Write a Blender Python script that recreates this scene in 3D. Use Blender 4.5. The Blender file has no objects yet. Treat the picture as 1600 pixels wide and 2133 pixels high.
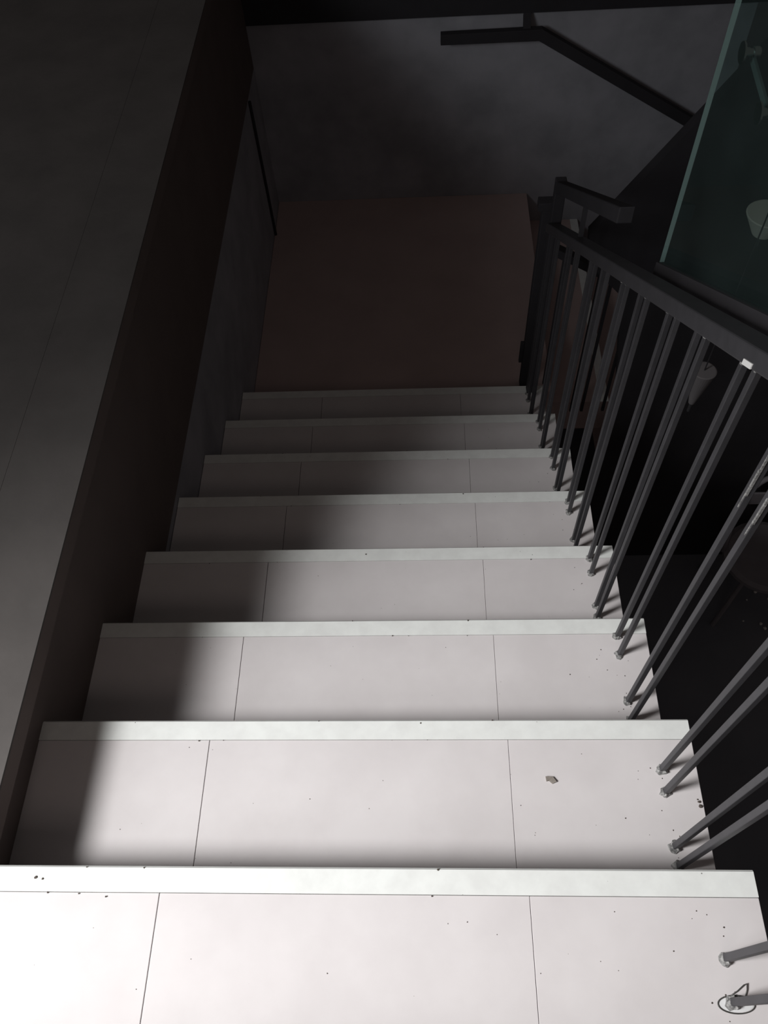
import bpy, bmesh, math, random
from mathutils import Matrix, Vector
random.seed(7)
S = bpy.context.scene
C = S.collection

# ------------------------------------------------------------------ camera
F_PX = 1701.5
RIGHT = Vector((0.99854481, 0.0145123, -0.05193895))
DOWN = Vector((-0.01575319, -0.84260932, -0.53829488))
FWD = Vector((-0.05157614, 0.53832976, -0.84115455))
cd = bpy.data.cameras.new('camera')
cd.sensor_fit = 'HORIZONTAL'; cd.sensor_width = 36.0
cd.lens = F_PX / 1600.0 * 36.0
cd.clip_start = 0.02
cam = bpy.data.objects.new('camera', cd); C.objects.link(cam)
up, back = -DOWN, -FWD
m = Matrix(((RIGHT.x, up.x, back.x, 0.14179458),
            (RIGHT.y, up.y, back.y, -0.22770624),
            (RIGHT.z, up.z, back.z, 1.42540524), (0, 0, 0, 1)))
cam.matrix_world = m
S.camera = cam

# ------------------------------------------------------------------ world, lights, exposure
S.view_settings.view_transform = 'Standard'
S.view_settings.look = 'None'
S.view_settings.exposure = 0.0
S.view_settings.gamma = 1.0
S.view_settings.use_curve_mapping = False
w = bpy.data.worlds.new('world'); S.world = w; w.use_nodes = True
w.node_tree.nodes['Background'].inputs[0].default_value = (1.0, 0.85, 0.80, 1)
w.node_tree.nodes['Background'].inputs[1].default_value = 0.040

def spot(name, loc, target, watts, deg, blend, radius, col):
    d = bpy.data.lights.new(name, 'SPOT')
    d.energy = watts; d.spot_size = math.radians(deg); d.spot_blend = blend
    d.shadow_soft_size = radius; d.color = col
    o = bpy.data.objects.new(name, d); C.objects.link(o)
    o.location = loc
    o.rotation_euler = (Vector(target) - Vector(loc)).to_track_quat('-Z', 'Y').to_euler()
    return o
# added spot standing in for daylight from the left; its cone shapes the falloff
spot('left_daylight_spot', (-2.28, -0.68, 2.46), (0.07, -0.40, 0.0), 700, 54, 1.0, 0.42, (1.0, 0.985, 0.98))
def area_light(name, loc, target, sx, sy, watts, col):
    d = bpy.data.lights.new(name, 'AREA'); d.shape = 'RECTANGLE'; d.size = sx; d.size_y = sy
    d.energy = watts; d.color = col
    o = bpy.data.objects.new(name, d); C.objects.link(o); o.location = loc
    o.rotation_euler = (Vector(target) - Vector(loc)).to_track_quat('-Z', 'Y').to_euler()
    return o
# added fill standing in for broad window light from the left; lifts far wall
area_light('far_wall_fill', (-3.0, -1.5, 2.2), (1.2, 3.6, -0.6), 1.6, 1.3, 46, (0.95, 0.97, 1.0))
# added warm fill behind the stair head, lifts the shaded treads
area_light('warm_stair_fill', (0.1, -1.3, 1.95), (-0.3, 1.0, -0.4), 0.9, 0.7, 2.8, (1.0, 0.84, 0.78))

# ------------------------------------------------------------------ materials
def mat(name, col, rough=0.6, metal=0.0, spec=0.3, noise=None, specks=None, bump=0.0, scale=6.0):
    """noise = (dark colour, amount, scale); specks = (colour, density threshold, scale)"""
    mt = bpy.data.materials.new(name); mt.use_nodes = True
    nt = mt.node_tree; b = nt.nodes['Principled BSDF']
    b.inputs['Roughness'].default_value = rough
    b.inputs['Metallic'].default_value = metal
    b.inputs['Specular IOR Level'].default_value = spec
    tc = nt.nodes.new('ShaderNodeTexCoord')
    geo = nt.nodes.new('ShaderNodeNewGeometry')
    rgb = nt.nodes.new('ShaderNodeRGB'); rgb.outputs[0].default_value = (*col, 1)
    cur = rgb.outputs[0]
    if noise:
        dc, amt, sc = noise
        n = nt.nodes.new('ShaderNodeTexNoise'); n.inputs['Scale'].default_value = sc
        n.inputs['Detail'].default_value = 6; n.inputs['Roughness'].default_value = 0.6
        nt.links.new(geo.outputs['Position'], n.inputs['Vector'])
        r = nt.nodes.new('ShaderNodeValToRGB')
        r.color_ramp.elements[0].position = 0.35; r.color_ramp.elements[0].color = (amt, amt, amt, 1)
        r.color_ramp.elements[1].position = 0.65; r.color_ramp.elements[1].color = (0, 0, 0, 1)
        nt.links.new(n.outputs['Fac'], r.inputs['Fac'])
        mx = nt.nodes.new('ShaderNodeMixRGB'); nt.links.new(r.outputs[0], mx.inputs[0])
        nt.links.new(cur, mx.inputs[1]); mx.inputs[2].default_value = (*dc, 1)
        cur = mx.outputs[0]
    for sp in (specks or []):
        sc_col, th, sc = sp
        v = nt.nodes.new('ShaderNodeTexVoronoi'); v.inputs['Scale'].default_value = sc
        nt.links.new(geo.outputs['Position'], v.inputs['Vector'])
        n2 = nt.nodes.new('ShaderNodeTexNoise'); n2.inputs['Scale'].default_value = 5.0
        nt.links.new(geo.outputs['Position'], n2.inputs['Vector'])
        sub = nt.nodes.new('ShaderNodeMath'); sub.operation = 'MULTIPLY'
        nt.links.new(n2.outputs['Fac'], sub.inputs[0]); sub.inputs[1].default_value = th * 2
        lt = nt.nodes.new('ShaderNodeMath'); lt.operation = 'LESS_THAN'
        nt.links.new(v.outputs['Distance'], lt.inputs[0]); nt.links.new(sub.outputs[0], lt.inputs[1])
        mx = nt.nodes.new('ShaderNodeMixRGB'); nt.links.new(lt.outputs[0], mx.inputs[0])
        nt.links.new(cur, mx.inputs[1]); mx.inputs[2].default_value = (*sc_col, 1)
        cur = mx.outputs[0]
    nt.links.new(cur, b.inputs['Base Color'])
    if bump:
        n = nt.nodes.new('ShaderNodeTexNoise'); n.inputs['Scale'].default_value = 60
        n.inputs['Detail'].default_value = 5
        nt.links.new(geo.outputs['Position'], n.inputs['Vector'])
        bp = nt.nodes.new('ShaderNodeBump'); bp.inputs['Strength'].default_value = bump
        bp.inputs['Distance'].default_value = 0.002
        nt.links.new(n.outputs['Fac'], bp.inputs['Height'])
        nt.links.new(bp.outputs[0], b.inputs['Normal'])
    return mt

M_TILE = mat('pale_tile', (0.69, 0.662, 0.662), 0.55, noise=((0.63, 0.60, 0.60), 0.8, 7),
             specks=[((0.2, 0.18, 0.17), 0.022, 26)])
M_NOSE = mat('white_nosing', (0.80, 0.825, 0.80), 0.5, noise=((0.70, 0.715, 0.695), 0.7, 22),
             specks=[((0.2, 0.19, 0.18), 0.03, 30)])
M_CONC = mat('grey_concrete', (0.22, 0.21, 0.21), 0.9, noise=((0.15, 0.145, 0.145), 0.8, 9), bump=0.3)
M_GROUT = mat('dark_grout', (0.10, 0.09, 0.085), 0.9)
M_LAND = mat('landing_tile', (0.52, 0.41, 0.39), 0.6, noise=((0.45, 0.35, 0.335), 0.7, 5))
M_WALL = mat('grey_wall_paint', (0.41, 0.41, 0.445), 0.9, noise=((0.30, 0.305, 0.33), 0.9, 4.5), bump=0.2)
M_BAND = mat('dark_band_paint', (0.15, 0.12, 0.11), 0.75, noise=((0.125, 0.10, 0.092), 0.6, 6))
M_BLACK = mat('black_paint', (0.045, 0.043, 0.048), 0.8, spec=0.15, noise=((0.035, 0.034, 0.037), 0.7, 6))
M_LEDGE = mat('taupe_ledge', (0.112, 0.103, 0.098), 0.85, noise=((0.09, 0.083, 0.079), 0.8, 6), bump=0.2)
M_LOW = mat('dark_hall_floor', (0.23, 0.245, 0.28), 0.6, noise=((0.17, 0.185, 0.215), 0.7, 2))
M_STEEL = mat('charcoal_steel', (0.052, 0.051, 0.056), 0.5, metal=0.0, spec=0.35, noise=((0.04, 0.04, 0.043), 0.7, 30))
M_WELD = mat('pale_weld', (0.36, 0.36, 0.35), 0.45, spec=0.5, noise=((0.10, 0.10, 0.10), 1.0, 220))
M_CHROME = mat('brushed_steel', (0.7, 0.7, 0.7), 0.25, metal=1.0)
M_SHADE = mat('pale_shade', (0.75, 0.68, 0.62), 0.8, noise=((0.65, 0.6, 0.55), 0.5, 10))
M_SHADE2 = mat('grey_shade', (0.20, 0.19, 0.195), 0.8, noise=((0.16, 0.15, 0.155), 0.5, 10))
M_CHAIR = mat('grey_chair', (0.28, 0.27, 0.29), 0.5, noise=((0.22, 0.21, 0.23), 0.5, 20))
M_PALE = mat('pale_finish', (0.85, 0.85, 0.83), 0.3)
M_SCRAP = mat('grey_scrap', (0.28, 0.25, 0.22), 0.7, noise=((0.2, 0.18, 0.16), 0.6, 90))
M_DIRT = mat('dark_grit', (0.09, 0.075, 0.065), 0.9)
M_WIRE = mat('dark_wire', (0.06, 0.06, 0.055), 0.4, spec=0.5)
M_FILM = mat('clear_glue', (0.74, 0.75, 0.75), 0.3, spec=0.5)

def glass_mat():
    mt = bpy.data.materials.new('tinted_glass'); mt.use_nodes = True
    nt = mt.node_tree; nt.nodes.remove(nt.nodes['Principled BSDF'])
    out = nt.nodes['Material Output']
    tr = nt.nodes.new('ShaderNodeBsdfTransparent'); tr.inputs[0].default_value = (0.72, 0.84, 0.82, 1)
    gl = nt.nodes.new('ShaderNodeBsdfGlossy'); gl.inputs['Roughness'].default_value = 0.02
    gl.inputs[0].default_value = (0.8, 0.95, 0.93, 1)
    fr0 = nt.nodes.new('ShaderNodeFresnel'); fr0.inputs[0].default_value = 1.45
    geo = nt.nodes.new('ShaderNodeNewGeometry')      # only the outer side of a face reflects
    inv = nt.nodes.new('ShaderNodeMath'); inv.operation = 'SUBTRACT'; inv.inputs[0].default_value = 1.0
    nt.links.new(geo.outputs['Backfacing'], inv.inputs[1])
    fr = nt.nodes.new('ShaderNodeMath'); fr.operation = 'MULTIPLY'
    nt.links.new(fr0.outputs[0], fr.inputs[0]); nt.links.new(inv.outputs[0], fr.inputs[1])
    mx = nt.nodes.new('ShaderNodeMixShader')
    nt.links.new(fr.outputs[0], mx.inputs[0]); nt.links.new(tr.outputs[0], mx.inputs[1]); nt.links.new(gl.outputs[0], mx.inputs[2])
    df = nt.nodes.new('ShaderNodeBsdfDiffuse'); df.inputs[0].default_value = (0.55, 0.75, 0.73, 1)  # thin diffuse haze painted over the pane to lighten it
    nz = nt.nodes.new('ShaderNodeTexNoise'); nz.inputs['Scale'].default_value = 5.0
    nt.links.new(geo.outputs['Position'], nz.inputs['Vector'])
    mr = nt.nodes.new('ShaderNodeMath'); mr.operation = 'MULTIPLY'; mr.inputs[1].default_value = 0.03
    nt.links.new(nz.outputs['Fac'], mr.inputs[0])
    m2 = nt.nodes.new('ShaderNodeMixShader')
    nt.links.new(mr.outputs[0], m2.inputs[0]); nt.links.new(mx.outputs[0], m2.inputs[1]); nt.links.new(df.outputs[0], m2.inputs[2])
    nt.links.new(m2.outputs[0], out.inputs[0])
    return mt
M_GLASS = glass_mat()
M_EDGE = mat('green_glass_edge', (0.42, 0.48, 0.475), 0.35, spec=0.5)

# ------------------------------------------------------------------ mesh helpers
def add_box(bm, x0, x1, y0, y1, z0, z1):
    vs = [bm.verts.new((x, y, z)) for z in (z0, z1) for (x, y) in ((x0, y0), (x1, y0), (x1, y1), (x0, y1))]
    for f in ((0, 3, 2, 1), (4, 5, 6, 7), (0, 1, 5, 4), (1, 2, 6, 5), (2, 3, 7, 6), (3, 0, 4, 7)):
        bm.faces.new([vs[i] for i in f])
def add_bar(bm, a, b, wx, wz, axis='y'):
    """rectangular bar between two points in a plane; end faces cut square to the other axis (vertical cut)"""
    a, b = Vector(a), Vector(b)
    s = Vector((wx / 2, 0, 0)) if axis == 'y' else Vector((0, wx / 2, 0))
    z = Vector((0, 0, wz / 2))
    vs = [bm.verts.new(p + i * s + j * z) for p in (a, b) for (i, j) in ((-1, -1), (1, -1), (1, 1), (-1, 1))]
    for f in ((0, 1, 2, 3), (7, 6, 5, 4), (0, 4, 5, 1), (1, 5, 6, 2), (2, 6, 7, 3), (3, 7, 4, 0)):
        bm.faces.new([vs[i] for i in f])
def add_prism(bm, pts, y0, y1):
    """polygon in x,z extruded in y"""
    a = [bm.verts.new((x, y0, z)) for x, z in pts]; b = [bm.verts.new((x, y1, z)) for x, z in pts]
    bm.faces.new(a); bm.faces.new(b[::-1]); n = len(pts)
    for i in range(n): bm.faces.new((a[i], b[i], b[(i + 1) % n], a[(i + 1) % n]))
def add_prism_x(bm, pts, x0, x1):
    """polygon in y,z extruded in x"""
    a = [bm.verts.new((x0, y, z)) for y, z in pts]; b = [bm.verts.new((x1, y, z)) for y, z in pts]
    bm.faces.new(a); bm.faces.new(b[::-1]); n = len(pts)
    for i in range(n): bm.faces.new((a[i], b[i], b[(i + 1) % n], a[(i + 1) % n]))
def add_lathe(bm, prof, n=24, mat4=None):
    rings = []
    for r, z in prof:
        rings.append([bm.verts.new((r * math.cos(2 * math.pi * i / n), r * math.sin(2 * math.pi * i / n), z)) for i in range(n)])
    for a, b in zip(rings, rings[1:]):
        for i in range(n): bm.faces.new((a[i], a[(i + 1) % n], b[(i + 1) % n], b[i]))
    for rg, rev in ((rings[0], True), (rings[-1], False)):
        bm.faces.new(rg[::-1] if rev else rg)
    if mat4 is not None:
        bmesh.ops.transform(bm, matrix=mat4, verts=[v for rg in rings for v in rg])
def add_tube(bm, pts, r, n=8, closed=False):
    pts = [Vector(p) for p in pts]; rings = []; k = len(pts)
    for i, p in enumerate(pts):
        if closed: t = pts[(i + 1) % k] - pts[i - 1]
        else: t = pts[min(i + 1, k - 1)] - pts[max(i - 1, 0)]
        t.normalize()
        u = t.cross(Vector((0, 0, 1)))
        if u.length < 1e-3: u = Vector((1, 0, 0))
        u.normalize(); v = t.cross(u)
        rings.append([bm.verts.new(p + r * (math.cos(2 * math.pi * j / n) * u + math.sin(2 * math.pi * j / n) * v)) for j in range(n)])
    pr = list(zip(rings, rings[1:])) + ([(rings[-1], rings[0])] if closed else [])
    for a, b in pr:
        for j in range(n): bm.faces.new((a[j], a[(j + 1) % n], b[(j + 1) % n], b[j]))
    if not closed:
        bm.faces.new(rings[0][::-1]); bm.faces.new(rings[-1])
def obj(name, bm, m, parent=None, bevel=0.0, smooth=False, loc=None):
    bmesh.ops.recalc_face_normals(bm, faces=bm.faces[:])
    me = bpy.data.meshes.new(name); bm.to_mesh(me); bm.free()
    for mm in (m if isinstance(m, (list, tuple)) else [m]): me.materials.append(mm)
    if smooth:
        for p in me.polygons: p.use_smooth = True
    o = bpy.data.objects.new(name, me); C.objects.link(o)
    if parent: o.parent = parent
    if loc: o.location = loc
    if bevel:
        b = o.modifiers.new('bevel', 'BEVEL'); b.width = bevel; b.segments = 2; b.limit_method = 'ANGLE'
    return o
def box(name, m, x0, x1, y0, y1, z0, z1, parent=None, bevel=0.0):
    bm = bmesh.new(); add_box(bm, x0, x1, y0, y1, z0, z1)
    return obj(name, bm, m, parent, bevel)
def thing(name, label, cat, loc=(0, 0, 0), group=None):
    o = bpy.data.objects.new(name, None); C.objects.link(o); o.location = loc
    o.empty_display_size = 0.1
    return tag(o, label, cat, group)
def tag(o, label, cat, group=None, kind=None):
    o['label'] = label; o['category'] = cat
    if group: o['group'] = group
    if kind: o['kind'] = kind
    return o
def struct(o, label, cat):
    o['kind'] = 'structure'; o['label'] = label; o['category'] = cat
    return o

R, G, W2 = 0.18117, 0.304285, 0.65
ZL = -8 * R
YB = 3.68

# ------------------------------------------------------------------ setting
XE = -0.617
struct(box('trim_1', M_LEDGE, -0.79, XE, -1.5, 3.66, -0.018, -0.012),
       'taupe grey stone kerb running along the left edge of the stairwell', 'kerb')
struct(box('floor', M_LEDGE, -4.0, -0.792, -3.0, 3.9, -0.23, -0.014),
       'taupe grey upper storey floor left of the stairwell kerb', 'floor')
bm = bmesh.new()
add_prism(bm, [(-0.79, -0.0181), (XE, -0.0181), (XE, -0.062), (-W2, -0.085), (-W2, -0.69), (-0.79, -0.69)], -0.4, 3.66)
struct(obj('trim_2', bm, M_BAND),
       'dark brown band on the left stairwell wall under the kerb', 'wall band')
struct(box('wall_left', M_WALL, -0.79, -W2 - 0.002, -0.4, YB, ZL - 0.3, -0.6902),
       'grey lower wall on the left side of the stairs and landing', 'wall')
struct(box('wall_back', M_WALL, -0.79, 1.66, YB, YB + 0.15, -2.9, -0.4952),
       'mottled grey wall at the far end behind the landing', 'wall')
struct(box('trim_3', M_BLACK, -0.79, 3.2, YB - 0.02, YB + 0.3, -0.495, 0.7),
       'black beam along the top of the far grey wall', 'beam')
struct(box('floor.001', M_LOW, -2.0, 7.0, -3.0, 11.0, -3.1, -2.9),
       'dark floor of the lower hall under the open side of the stairs', 'floor')
struct(box('floor.002', M_TILE, -W2, W2, -2.2, -G - 0.004, 0.05, R),
       'pale tiled upper floor at the head of the stairs', 'floor')

# ------------------------------------------------------------------ upper flight with its landing
stairs = thing('staircase', 'pale tiled staircase with white step edges going down to the dark landing', 'staircase', (0, 0, ZL))
def local(o):
    o.matrix_parent_inverse = Matrix.Identity(4)
    return o
JL, JR, GAP, TT = -0.299, 0.2955, 0.0007, 0.012
ST = 0.040
def shift(bm, z):
    bmesh.ops.translate(bm, verts=bm.verts[:], vec=(0, 0, z))
for k in range(0, 8):
    z = -k * R; y1 = k * G; y0 = y1 - G
    bm = bmesh.new(); add_box(bm, -W2 + 0.003, W2 - 0.003, y0 - 0.0, y1 - 0.014, z - R - (0.16 if k < 7 else 0.02), z - TT)
    shift(bm, -ZL)
    st = obj('step', bm, M_GROUT, stairs)
    for a, b in ((-W2, JL - GAP), (JL + GAP, JR - 0.0004), (JR + 0.0004, W2)):
        bm = bmesh.new(); add_box(bm, a, b, y0 + 0.001, y1 - ST - 0.0008, z - TT, z)
        shift(bm, -ZL)
        obj('tread_tile', bm, M_TILE, st, bevel=0.0006)
    bm = bmesh.new()
    add_prism_x(bm, [(y1 - ST, z - TT), (y1 - ST, z + 0.0012), (y1 - 0.003, z + 0.0012), (y1, z - 0.002), (y1, z - 0.030),
                     (y1 - 0.012, z - 0.030), (y1 - 0.012, z - TT)], -W2, W2)
    shift(bm, -ZL)
    obj('nosing_strip', bm, M_NOSE, st)
    bm = bmesh.new(); add_box(bm, -W2, W2, y1 - 0.0139, y1 - 0.004, z - R + 0.0005, z - 0.0305)
    shift(bm, -ZL)
    obj('riser', bm, M_TILE, st)
bm = bmesh.new(); add_box(bm, -W2, 0.72, 7 * G + 0.0, YB - 0.002, ZL - 0.18, ZL); shift(bm, -ZL)
obj('landing', bm, M_LAND, stairs)

# lower flight turning right along the far wall
flight = thing('staircase', 'unlit lower flight descending to the right from the landing behind the railing', 'staircase', (0.72, 3.0, -2.9))
for j in range(1, 8):
    z = ZL - j * R; x0 = 0.72 + 0.3 * (j - 1)
    bm = bmesh.new(); add_box(bm, x0 - 0.72, x0 + 0.3 - 0.72, 2.335 - 3.0, YB - 3.002, z - R - 0.02 + 2.9, z + 2.9)
    st = obj('step', bm, M_LAND, flight)
    bm = bmesh.new(); add_box(bm, x0 + 0.26 - 0.72, x0 + 0.302 - 0.72, 2.335 - 3.0, YB - 3.002, z + 2.9, z + 2.9015)
    obj('nosing_strip', bm, M_NOSE, st)

# ------------------------------------------------------------------ railing of the upper flight
XR = 0.583
def zr(y): return 0.574 - 0.66 * (y - 0.561)          # underside of the lower rail
rail = thing('stair_railing', 'charcoal steel railing with paired thin square balusters on the right of the steps', 'railing', (XR, 1.0, -1.0))
OFF = Vector((-XR, -1.0, 1.0))
def loc_bm(bm, off): bmesh.ops.translate(bm, verts=bm.verts[:], vec=off)
bm = bmesh.new(); add_bar(bm, (XR, -0.35, zr(-0.35) + 0.018), (XR, 2.085, zr(2.085) + 0.018), 0.042, 0.036)
loc_bm(bm, OFF); obj('rail', bm, M_STEEL, rail, bevel=0.003)
bm = bmesh.new(); add_bar(bm, (XR + 0.012, 1.31, 0.228), (XR + 0.012, 2.09, -0.263), 0.036, 0.044)
loc_bm(bm, OFF); obj('handrail', bm, M_BLACK, rail, bevel=0.003)
bm = bmesh.new(); add_box(bm, XR - 0.006, XR + 0.030, 2.088, 2.120, -7 * R, -0.244)
loc_bm(bm, OFF); obj('newel_post', bm, M_BLACK, rail, bevel=0.003)
bm = bmesh.new(); add_box(bm, XR + 0.002, XR + 0.014, 1.679, 1.691, zr(1.685) + 0.03, -0.02)
loc_bm(bm, OFF); obj('spacer', bm, M_STEEL, rail)
bases = {0: (-0.124, -0.181), 1: (-0.098, -0.140, -0.237, -0.271), 2: (-0.046, -0.092, -0.203, -0.247),
         3: (-0.041, -0.087, -0.184, -0.216), 4: (-0.042, -0.080, -0.180, -0.215), 5: (-0.039, -0.088, -0.172, -0.210),
         6: (-0.042, -0.077, -0.160, -0.195), 7: (-0.045, -0.083, -0.155, -0.190)}
def blob(bm, c, rx, ry, rz, jit=0.25):
    res = bmesh.ops.create_icosphere(bm, subdivisions=2, radius=1.0)
    for v in res['verts']:
        q = 1 + random.uniform(-jit, jit)
        v.co = Vector((v.co.x * rx * q, v.co.y * ry * q, v.co.z * rz * q)) + Vector(c)
for k, ys in bases.items():
    for dy in ys:
        y = k * G + dy; z0 = -k * R; z1 = zr(y) + 0.004
        x = XR + random.uniform(-0.002, 0.002)
        tw = random.uniform(-0.12, 0.12)
        bm = bmesh.new(); add_box(bm, -0.0053, 0.0053, -0.0053, 0.0053, z0, z1)
        bmesh.ops.rotate(bm, verts=bm.verts[:], cent=(0, 0, 0), matrix=Matrix.Rotation(tw, 3, 'Z'))
        lean = random.uniform(-0.006, 0.006)
        for v in bm.verts:
            if v.co.z > z0 + 0.1: v.co.y += lean
        loc_bm(bm, Vector((x, y, 0)) + OFF)
        ba = obj('baluster', bm, M_STEEL, rail, bevel=0.001)
        if k == 2 and dy in (-0.203, -0.247):
            bm = bmesh.new(); add_box(bm, x - 0.0064, x - 0.0030, y + lean - 0.0066, y + lean - 0.0050, 0.47, 0.575)
            add_box(bm, x - 0.0066, x - 0.0050, y + lean - 0.0050, y + lean - 0.0035, 0.44, 0.53)
            loc_bm(bm, OFF); sp = obj('scrape', bm, M_WELD, ba); sp['label'] = 'pale scraped streak'
        bm = bmesh.new()
        blob(bm, (x - 0.001, y - 0.001, z0 + 0.002), 0.0105, 0.0105, 0.006)
        blob(bm, (x + random.uniform(-.004, .004), y - 0.006, z0 + 0.004), 0.005, 0.004, 0.006)
        loc_bm(bm, OFF); obj('weld_bead', bm, M_WELD, ba)
        if k < 5:
            bm = bmesh.new(); blob(bm, (x - 0.005, y + lean - 0.004, z1 - 0.006), 0.004, 0.004, 0.004)
            loc_bm(bm, OFF); obj('weld_bead', bm, M_WELD, ba)
# pale strip painting a white highlight on the rail by the nearest visible pair
bm = bmesh.new(); add_bar(bm, (XR - 0.0215, 0.500, zr(0.500) + 0.006), (XR - 0.0215, 0.525, zr(0.525) + 0.006), 0.002, 0.010)
loc_bm(bm, OFF); pt = obj('highlight_strip', bm, M_PALE, rail); pt['label'] = 'pale strip painted as a highlight'

# railing of the lower flight
rail2 = thing('stair_railing', 'black railing of the lower flight starting at the corner post of the landing', 'railing', (0.6, 2.30, ZL))
def L2(bm): loc_bm(bm, Vector((-0.6, -2.30, -ZL)))
bm = bmesh.new(); add_box(bm, 0.578, 0.618, 2.28, 2.32, ZL, -0.50); L2(bm); obj('newel_post', bm, M_BLACK, rail2, bevel=0.003)
bm = bmesh.new(); add_box(bm, 0.562, 0.624, 2.278, 2.322, -0.50, -0.466); L2(bm); obj('post_cap', bm, M_BLACK, rail2, bevel=0.003)
bm = bmesh.new(); add_bar(bm, (0.60, 2.30, -0.66), (2.4, 2.30, -0.66 - 1.80 * 0.595), 0.042, 0.038, 'x'); L2(bm); obj('rail', bm, M_BLACK, rail2, bevel=0.003)
bm = bmesh.new(); add_box(bm, 0.562, 0.578, 2.292, 2.308, -1.30, -1.18); L2(bm); obj('hinge', bm, M_BLACK, rail2, bevel=0.002)
for i in range(8):
    x = 0.69 + 0.15 * (i // 2) * 1.0 + 0.05 * (i % 2)
    j = max(0, int((x - 0.72) / 0.3) + 1) if x > 0.72 else 0
    bm = bmesh.new(); add_box(bm, x - 0.006, x + 0.006, 2.294, 2.306, ZL - j * R - 0.02, -0.66 - (x - 0.60) * 0.595); L2(bm)
    obj('baluster', bm, M_BLACK, rail2)

# ------------------------------------------------------------------ handrail fixed to the far wall
wr = thing('wall_handrail', 'black handrail fixed on the far grey wall, level then sloping down right', 'handrail', (0.7, 3.62, -0.57))
def LW(bm): loc_bm(bm, Vector((-0.7, -3.62, 0.57)))
bm = bmesh.new()
t, b0 = 0.0235, -0.5675
sl = 0.585
pts_t = [(0.242, b0 + t), (0.702, b0 + t + 0.004), (2.3, b0 + t + 0.004 - 1.598 * sl)]
pts_b = [(2.3, b0 - t - 0.008 - 1.598 * sl), (0.690, b0 - t), (0.242, b0 - t)]
add_prism(bm, pts_t + pts_b, 3.60, 3.635); LW(bm); obj('rail', bm, M_BLACK, wr, bevel=0.002)
for bx, bz in ((0.632, -0.545), (1.75, -1.15)):
    bm = bmesh.new()
    vs = [bm.verts.new(p) for p in ((bx - .017, 3.612, bz), (bx + .017, 3.612, bz), (bx + .017, 3.658, bz + .052), (bx - .017, 3.658, bz + .052),
                                    (bx - .017, 3.624, bz - .006), (bx + .017, 3.624, bz - .006), (bx + .017, 3.660, bz + .040), (bx - .017, 3.660, bz + .040))]
    for f in ((0, 1, 2, 3), (7, 6, 5, 4), (0, 4, 5, 1), (1, 5, 6, 2), (2, 6, 7, 3), (3, 7, 4, 0)): bm.faces.new([vs[i] for i in f])
    LW(bm); obj('bracket', bm, M_BLACK, wr)

# thin dark conduit in the corner of landing
bm = bmesh.new(); add_tube(bm, [(-0.645, 3.40, -1.449), (-0.645, 3.40, -0.70)], 0.007)
tag(obj('conduit', bm, M_BLACK), 'thin dark vertical pipe in the far left corner above the landing', 'pipe')

# black angled panel beyond the railing
bm = bmesh.new()
add_prism(bm, [(0.745, -0.548), (0.812, -0.445), (1.098, 0.002), (1.55, 0.70), (2.8, 0.70), (2.8, -2.9), (1.02, -2.9), (1.02, -1.54), (0.912, -0.844), (0.76, -0.68)], 2.205, 2.25)
tag(obj('partition_panel', bm, M_BLACK), 'black slanted panel between the railing and the glass, before the far wall', 'panel')

# ------------------------------------------------------------------ glass guard beyond the railing
gx = 0.66
gp = thing('glass_panel', 'green tinted glass panel standing above the railing at upper right', 'glass panel', (gx, 1.0, 0.3))
def LG(bm): loc_bm(bm, Vector((-gx, -1.0, -0.3)))
bm = bmesh.new()
add_prism_x(bm, [(1.203, 0.175), (1.203, 1.6), (-0.5, 1.6), (-0.5, 0.175 + 1.703 * 0.66)], gx, gx + 0.010)
bmesh.ops.recalc_face_normals(bm, faces=bm.faces[:])
for f in bm.faces:
    f.material_index = 0 if abs(f.normal.x) > 0.9 else 1
LG(bm); obj('pane', bm, [M_GLASS, M_EDGE], gp)
bm = bmesh.new()
add_prism_x(bm, [(1.206, 0.184), (1.206, 0.150), (-0.5, 0.150 + 1.706 * 0.66), (-0.5, 0.184 + 1.706 * 0.66)], gx - 0.006, gx + 0.016)
LG(bm); obj('bottom_channel', bm, M_BLACK, gp)
for (by, bz) in ((1.136, 0.674), (0.996, 0.655)):
    bm = bmesh.new()
    rotm = Matrix.Translation((gx + 0.010, by, bz)) @ Matrix.Rotation(math.pi / 2, 4, 'Y')
    add_lathe(bm, [(0.017, 0.0), (0.017, 0.003), (0.0075, 0.0035), (0.0075, 0.012), (0.006, 0.013), (0.006, 0.018), (0.0085, 0.019), (0.0085, 0.028), (0.007, 0.030)], 24, rotm)
    LG(bm); obj('standoff_bolt', bm, M_CHROME, gp, smooth=False)
bm = bmesh.new(); add_bar(bm, (gx + 0.032, 1.145, 0.663), (gx + 0.032, 1.005, 0.646), 0.006, 0.013); LG(bm)
obj('clamp_bar', bm, M_SHADE2, gp, bevel=0.001)

# ------------------------------------------------------------------ dim furniture and shapes of the lower hall
def tapered_shape(loc, rt, rb, h, label, ms):  # tapered body with a stem and a cord
    t = thing('hanging_shape', label, 'lamp', loc)
    bm = bmesh.new(); add_lathe(bm, [(rb, 0.0), (rt, h), (rt - 0.004, h + 0.002)], 28)
    obj('tapered_body', bm, ms, t, smooth=False)
    bm = bmesh.new(); add_lathe(bm, [(0.004, -0.05), (0.006, -0.045), (0.006, 0.0)], 12); obj('stem', bm, M_STEEL, t)
    bm = bmesh.new(); add_tube(bm, [(0, 0, 0.004), (0, 0, 2.4)], 0.0025, 6); obj('cord', bm, M_BLACK, t)
tapered_shape((1.205, 1.90, -0.315), 0.070, 0.032, 0.070, 'tapered pale shape hanging behind the glass panel', M_SHADE)
tapered_shape((1.10, 1.70, -0.889), 0.042, 0.011, 0.168, 'small narrow grey shape seen between the balusters under the rail', M_SHADE2)
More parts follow.
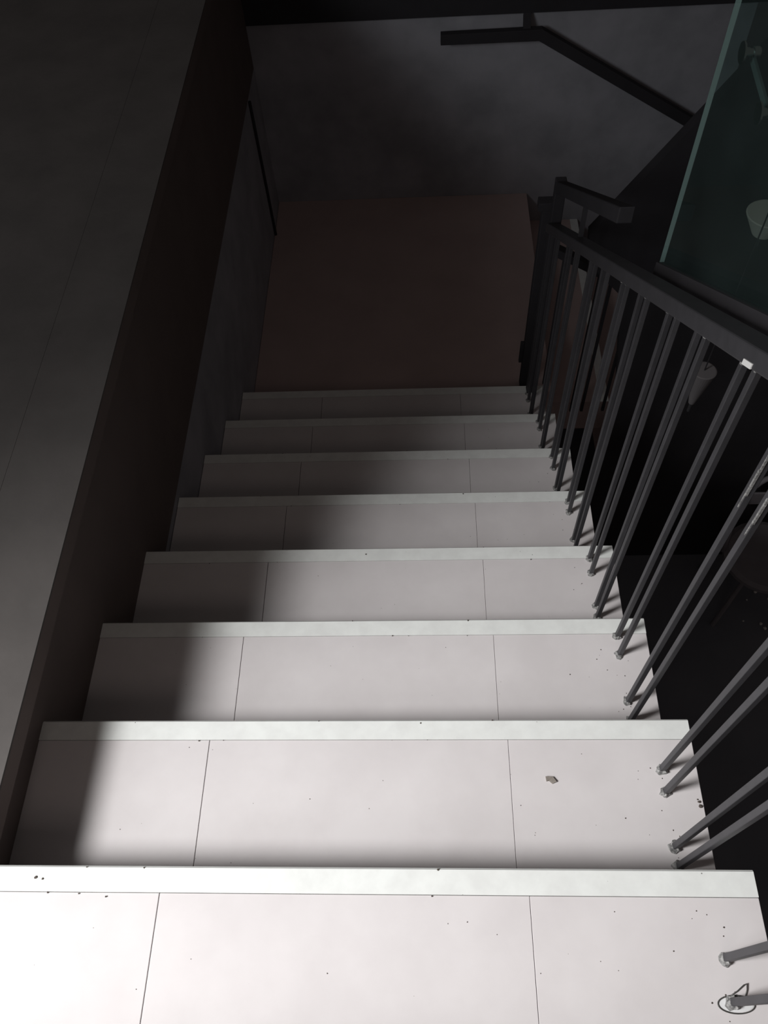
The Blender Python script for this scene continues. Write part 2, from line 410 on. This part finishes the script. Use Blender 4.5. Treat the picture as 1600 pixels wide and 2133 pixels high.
ch = thing('dining_chair', 'dim round-backed chair on the lower hall floor seen through the balusters', 'chair', (1.93, 1.93, -2.9))
bm = bmesh.new(); add_lathe(bm, [(0.19, 0.43), (0.215, 0.44), (0.215, 0.465), (0.19, 0.475)], 32); obj('seat', bm, M_CHAIR, ch)
for sx, sy in ((1, 1), (1, -1), (-1, 1), (-1, -1)):
    bm = bmesh.new(); add_tube(bm, [(0.14 * sx, 0.14 * sy, 0.435), (0.18 * sx, 0.18 * sy, 0.0)], 0.013, 10); obj('leg', bm, M_CHAIR, ch)
bm = bmesh.new()
pts = [(0.22 * math.cos(a), 0.03 + 0.21 * math.sin(a), 0.46 + 0.40 * math.sin(a) ** 0.6) for a in [math.pi * (i + .02) / 20.04 for i in range(21)]]
add_tube(bm, pts, 0.014, 10); obj('back_hoop', bm, M_CHAIR, ch, smooth=True)
bm = bmesh.new(); add_bar(bm, (-0.17, 0.185, 0.74), (0.17, 0.185, 0.74), 0.012, 0.10, 'x'); obj('backrest', bm, M_CHAIR, ch, bevel=0.004)
bm = bmesh.new()  # small pale flecks scattered on the lower hall floor
for i in range(46):
    x = random.gauss(2.10, 0.07); y = random.gauss(1.86, 0.15); s = random.uniform(0.005, 0.013)
    res = bmesh.ops.create_icosphere(bm, subdivisions=1, radius=s)
    for v in res['verts']: v.co = Vector((v.co.x * random.uniform(.6, 1.3), v.co.y, v.co.z * .5)) + Vector((x, y, -2.9 + s * .45))
tag(obj('pale_flecks', bm, M_PALE), 'scatter of tiny bright chips on the dark lower floor at right', 'flecks', kind='stuff')

# ------------------------------------------------------------------ small things lying on the steps
bm = bmesh.new()
pts = [(-0.010, 0.006), (0.004, 0.0055), (0.010, -0.004), (0.002, -0.0075), (-0.004, -0.002), (-0.009, -0.003)]
a = [bm.verts.new((x, y, 0.0005)) for x, y in pts]; b = [bm.verts.new((x, y, 0.003 + 0.15 * abs(x))) for x, y in pts]
bm.faces.new(a[::-1]); bm.faces.new(b)
for i in range(6): bm.faces.new((a[i], a[(i + 1) % 6], b[(i + 1) % 6], b[i]))
tag(obj('paper_scrap', bm, M_SCRAP, loc=(0.372, 0.186, -R)), 'small grey torn scrap lying alone on the second step', 'scrap')

lp = thing('wire_loop', 'thin dark wire loop lying around the foot of the nearest baluster', 'wire', (0.588, -0.18, 0.0))
loop = []
for i in range(28):
    a = 2 * math.pi * i / 28
    x = 0.585 + 0.0265 * math.cos(a); y = -0.184 + 0.0115 * math.sin(a)
    loop.append((x, y, 0.0012))
spike = [(0.600, -0.1745, 0.0012), (0.6045, -0.165, 0.0016), (0.6055, -0.157, 0.0025), (0.601, -0.159, 0.002), (0.590, -0.167, 0.0015), (0.578, -0.1735, 0.0012)]
bm = bmesh.new(); add_tube(bm, [(x - 0.588, y + 0.18, z) for x, y, z in loop], 0.0009, 6, True)
add_tube(bm, [(x - 0.588, y + 0.18, z) for x, y, z in spike], 0.0009, 6); obj('wire', bm, M_WIRE, lp, smooth=True)
bm = bmesh.new()
rr = [bm.verts.new((0.0245 * math.cos(2 * math.pi * i / 28) - 0.003, 0.0098 * math.sin(2 * math.pi * i / 28) - 0.004, 0.0004)) for i in range(28)]
c = bm.verts.new((-0.003, -0.004, 0.0012))
for i in range(28): bm.faces.new((rr[i], rr[(i + 1) % 28], c))
obj('glue_patch', bm, M_FILM, lp, smooth=True)

# loose dark grit mostly near the balusters
bm = bmesh.new()
def grit(x, y, z, s):
    res = bmesh.ops.create_icosphere(bm, subdivisions=1, radius=s)
    for v in res['verts']: v.co = Vector((v.co.x * random.uniform(.7, 1.3), v.co.y * random.uniform(.7, 1.3), v.co.z * .4)) + Vector((x, y, z + s * .3))
for k in range(0, 6):
    for i in range(16 if k < 3 else 6):
        grit(min(0.64, 0.60 - abs(random.gauss(0, 0.05))), k * G - random.uniform(0.06, 0.27), -k * R, random.uniform(0.0006, 0.0015))
    for i in range(10 if k < 3 else 4):
        grit(random.uniform(-0.5, 0.5), k * G - random.uniform(0.05, 0.28), -k * R, random.uniform(0.0005, 0.0011))
    for i in range(5):
        grit(random.uniform(-0.55, 0.6), k * G - random.choice((0.0015, 0.041)) - random.uniform(0, .002), -k * R + 0.001, random.uniform(0.0008, 0.0018))
for x, y, k, q in ((-0.509, -0.019, 0, .0026), (-0.497, -0.021, 0, .002), (0.152, -0.003, 0, .002), (0.124, 0.297, 1, .0018), (0.642, 0.146, 1, .003), (0.643, 0.138, 1, .0035),
                  (0.640, 0.150, 1, .0015), (-0.386, -0.047, 0, .0016), (0.237, 0.605, 2, .0022), (0.259, 1.211, 4, .0022), (-0.027, 0.893, 3, .0022)):
    grit(x, y, -k * R + 0.0012, q)
tag(obj('grit', bm, M_DIRT), 'tiny dark grit specks strewn over the upper steps near the balusters', 'grit', kind='stuff')
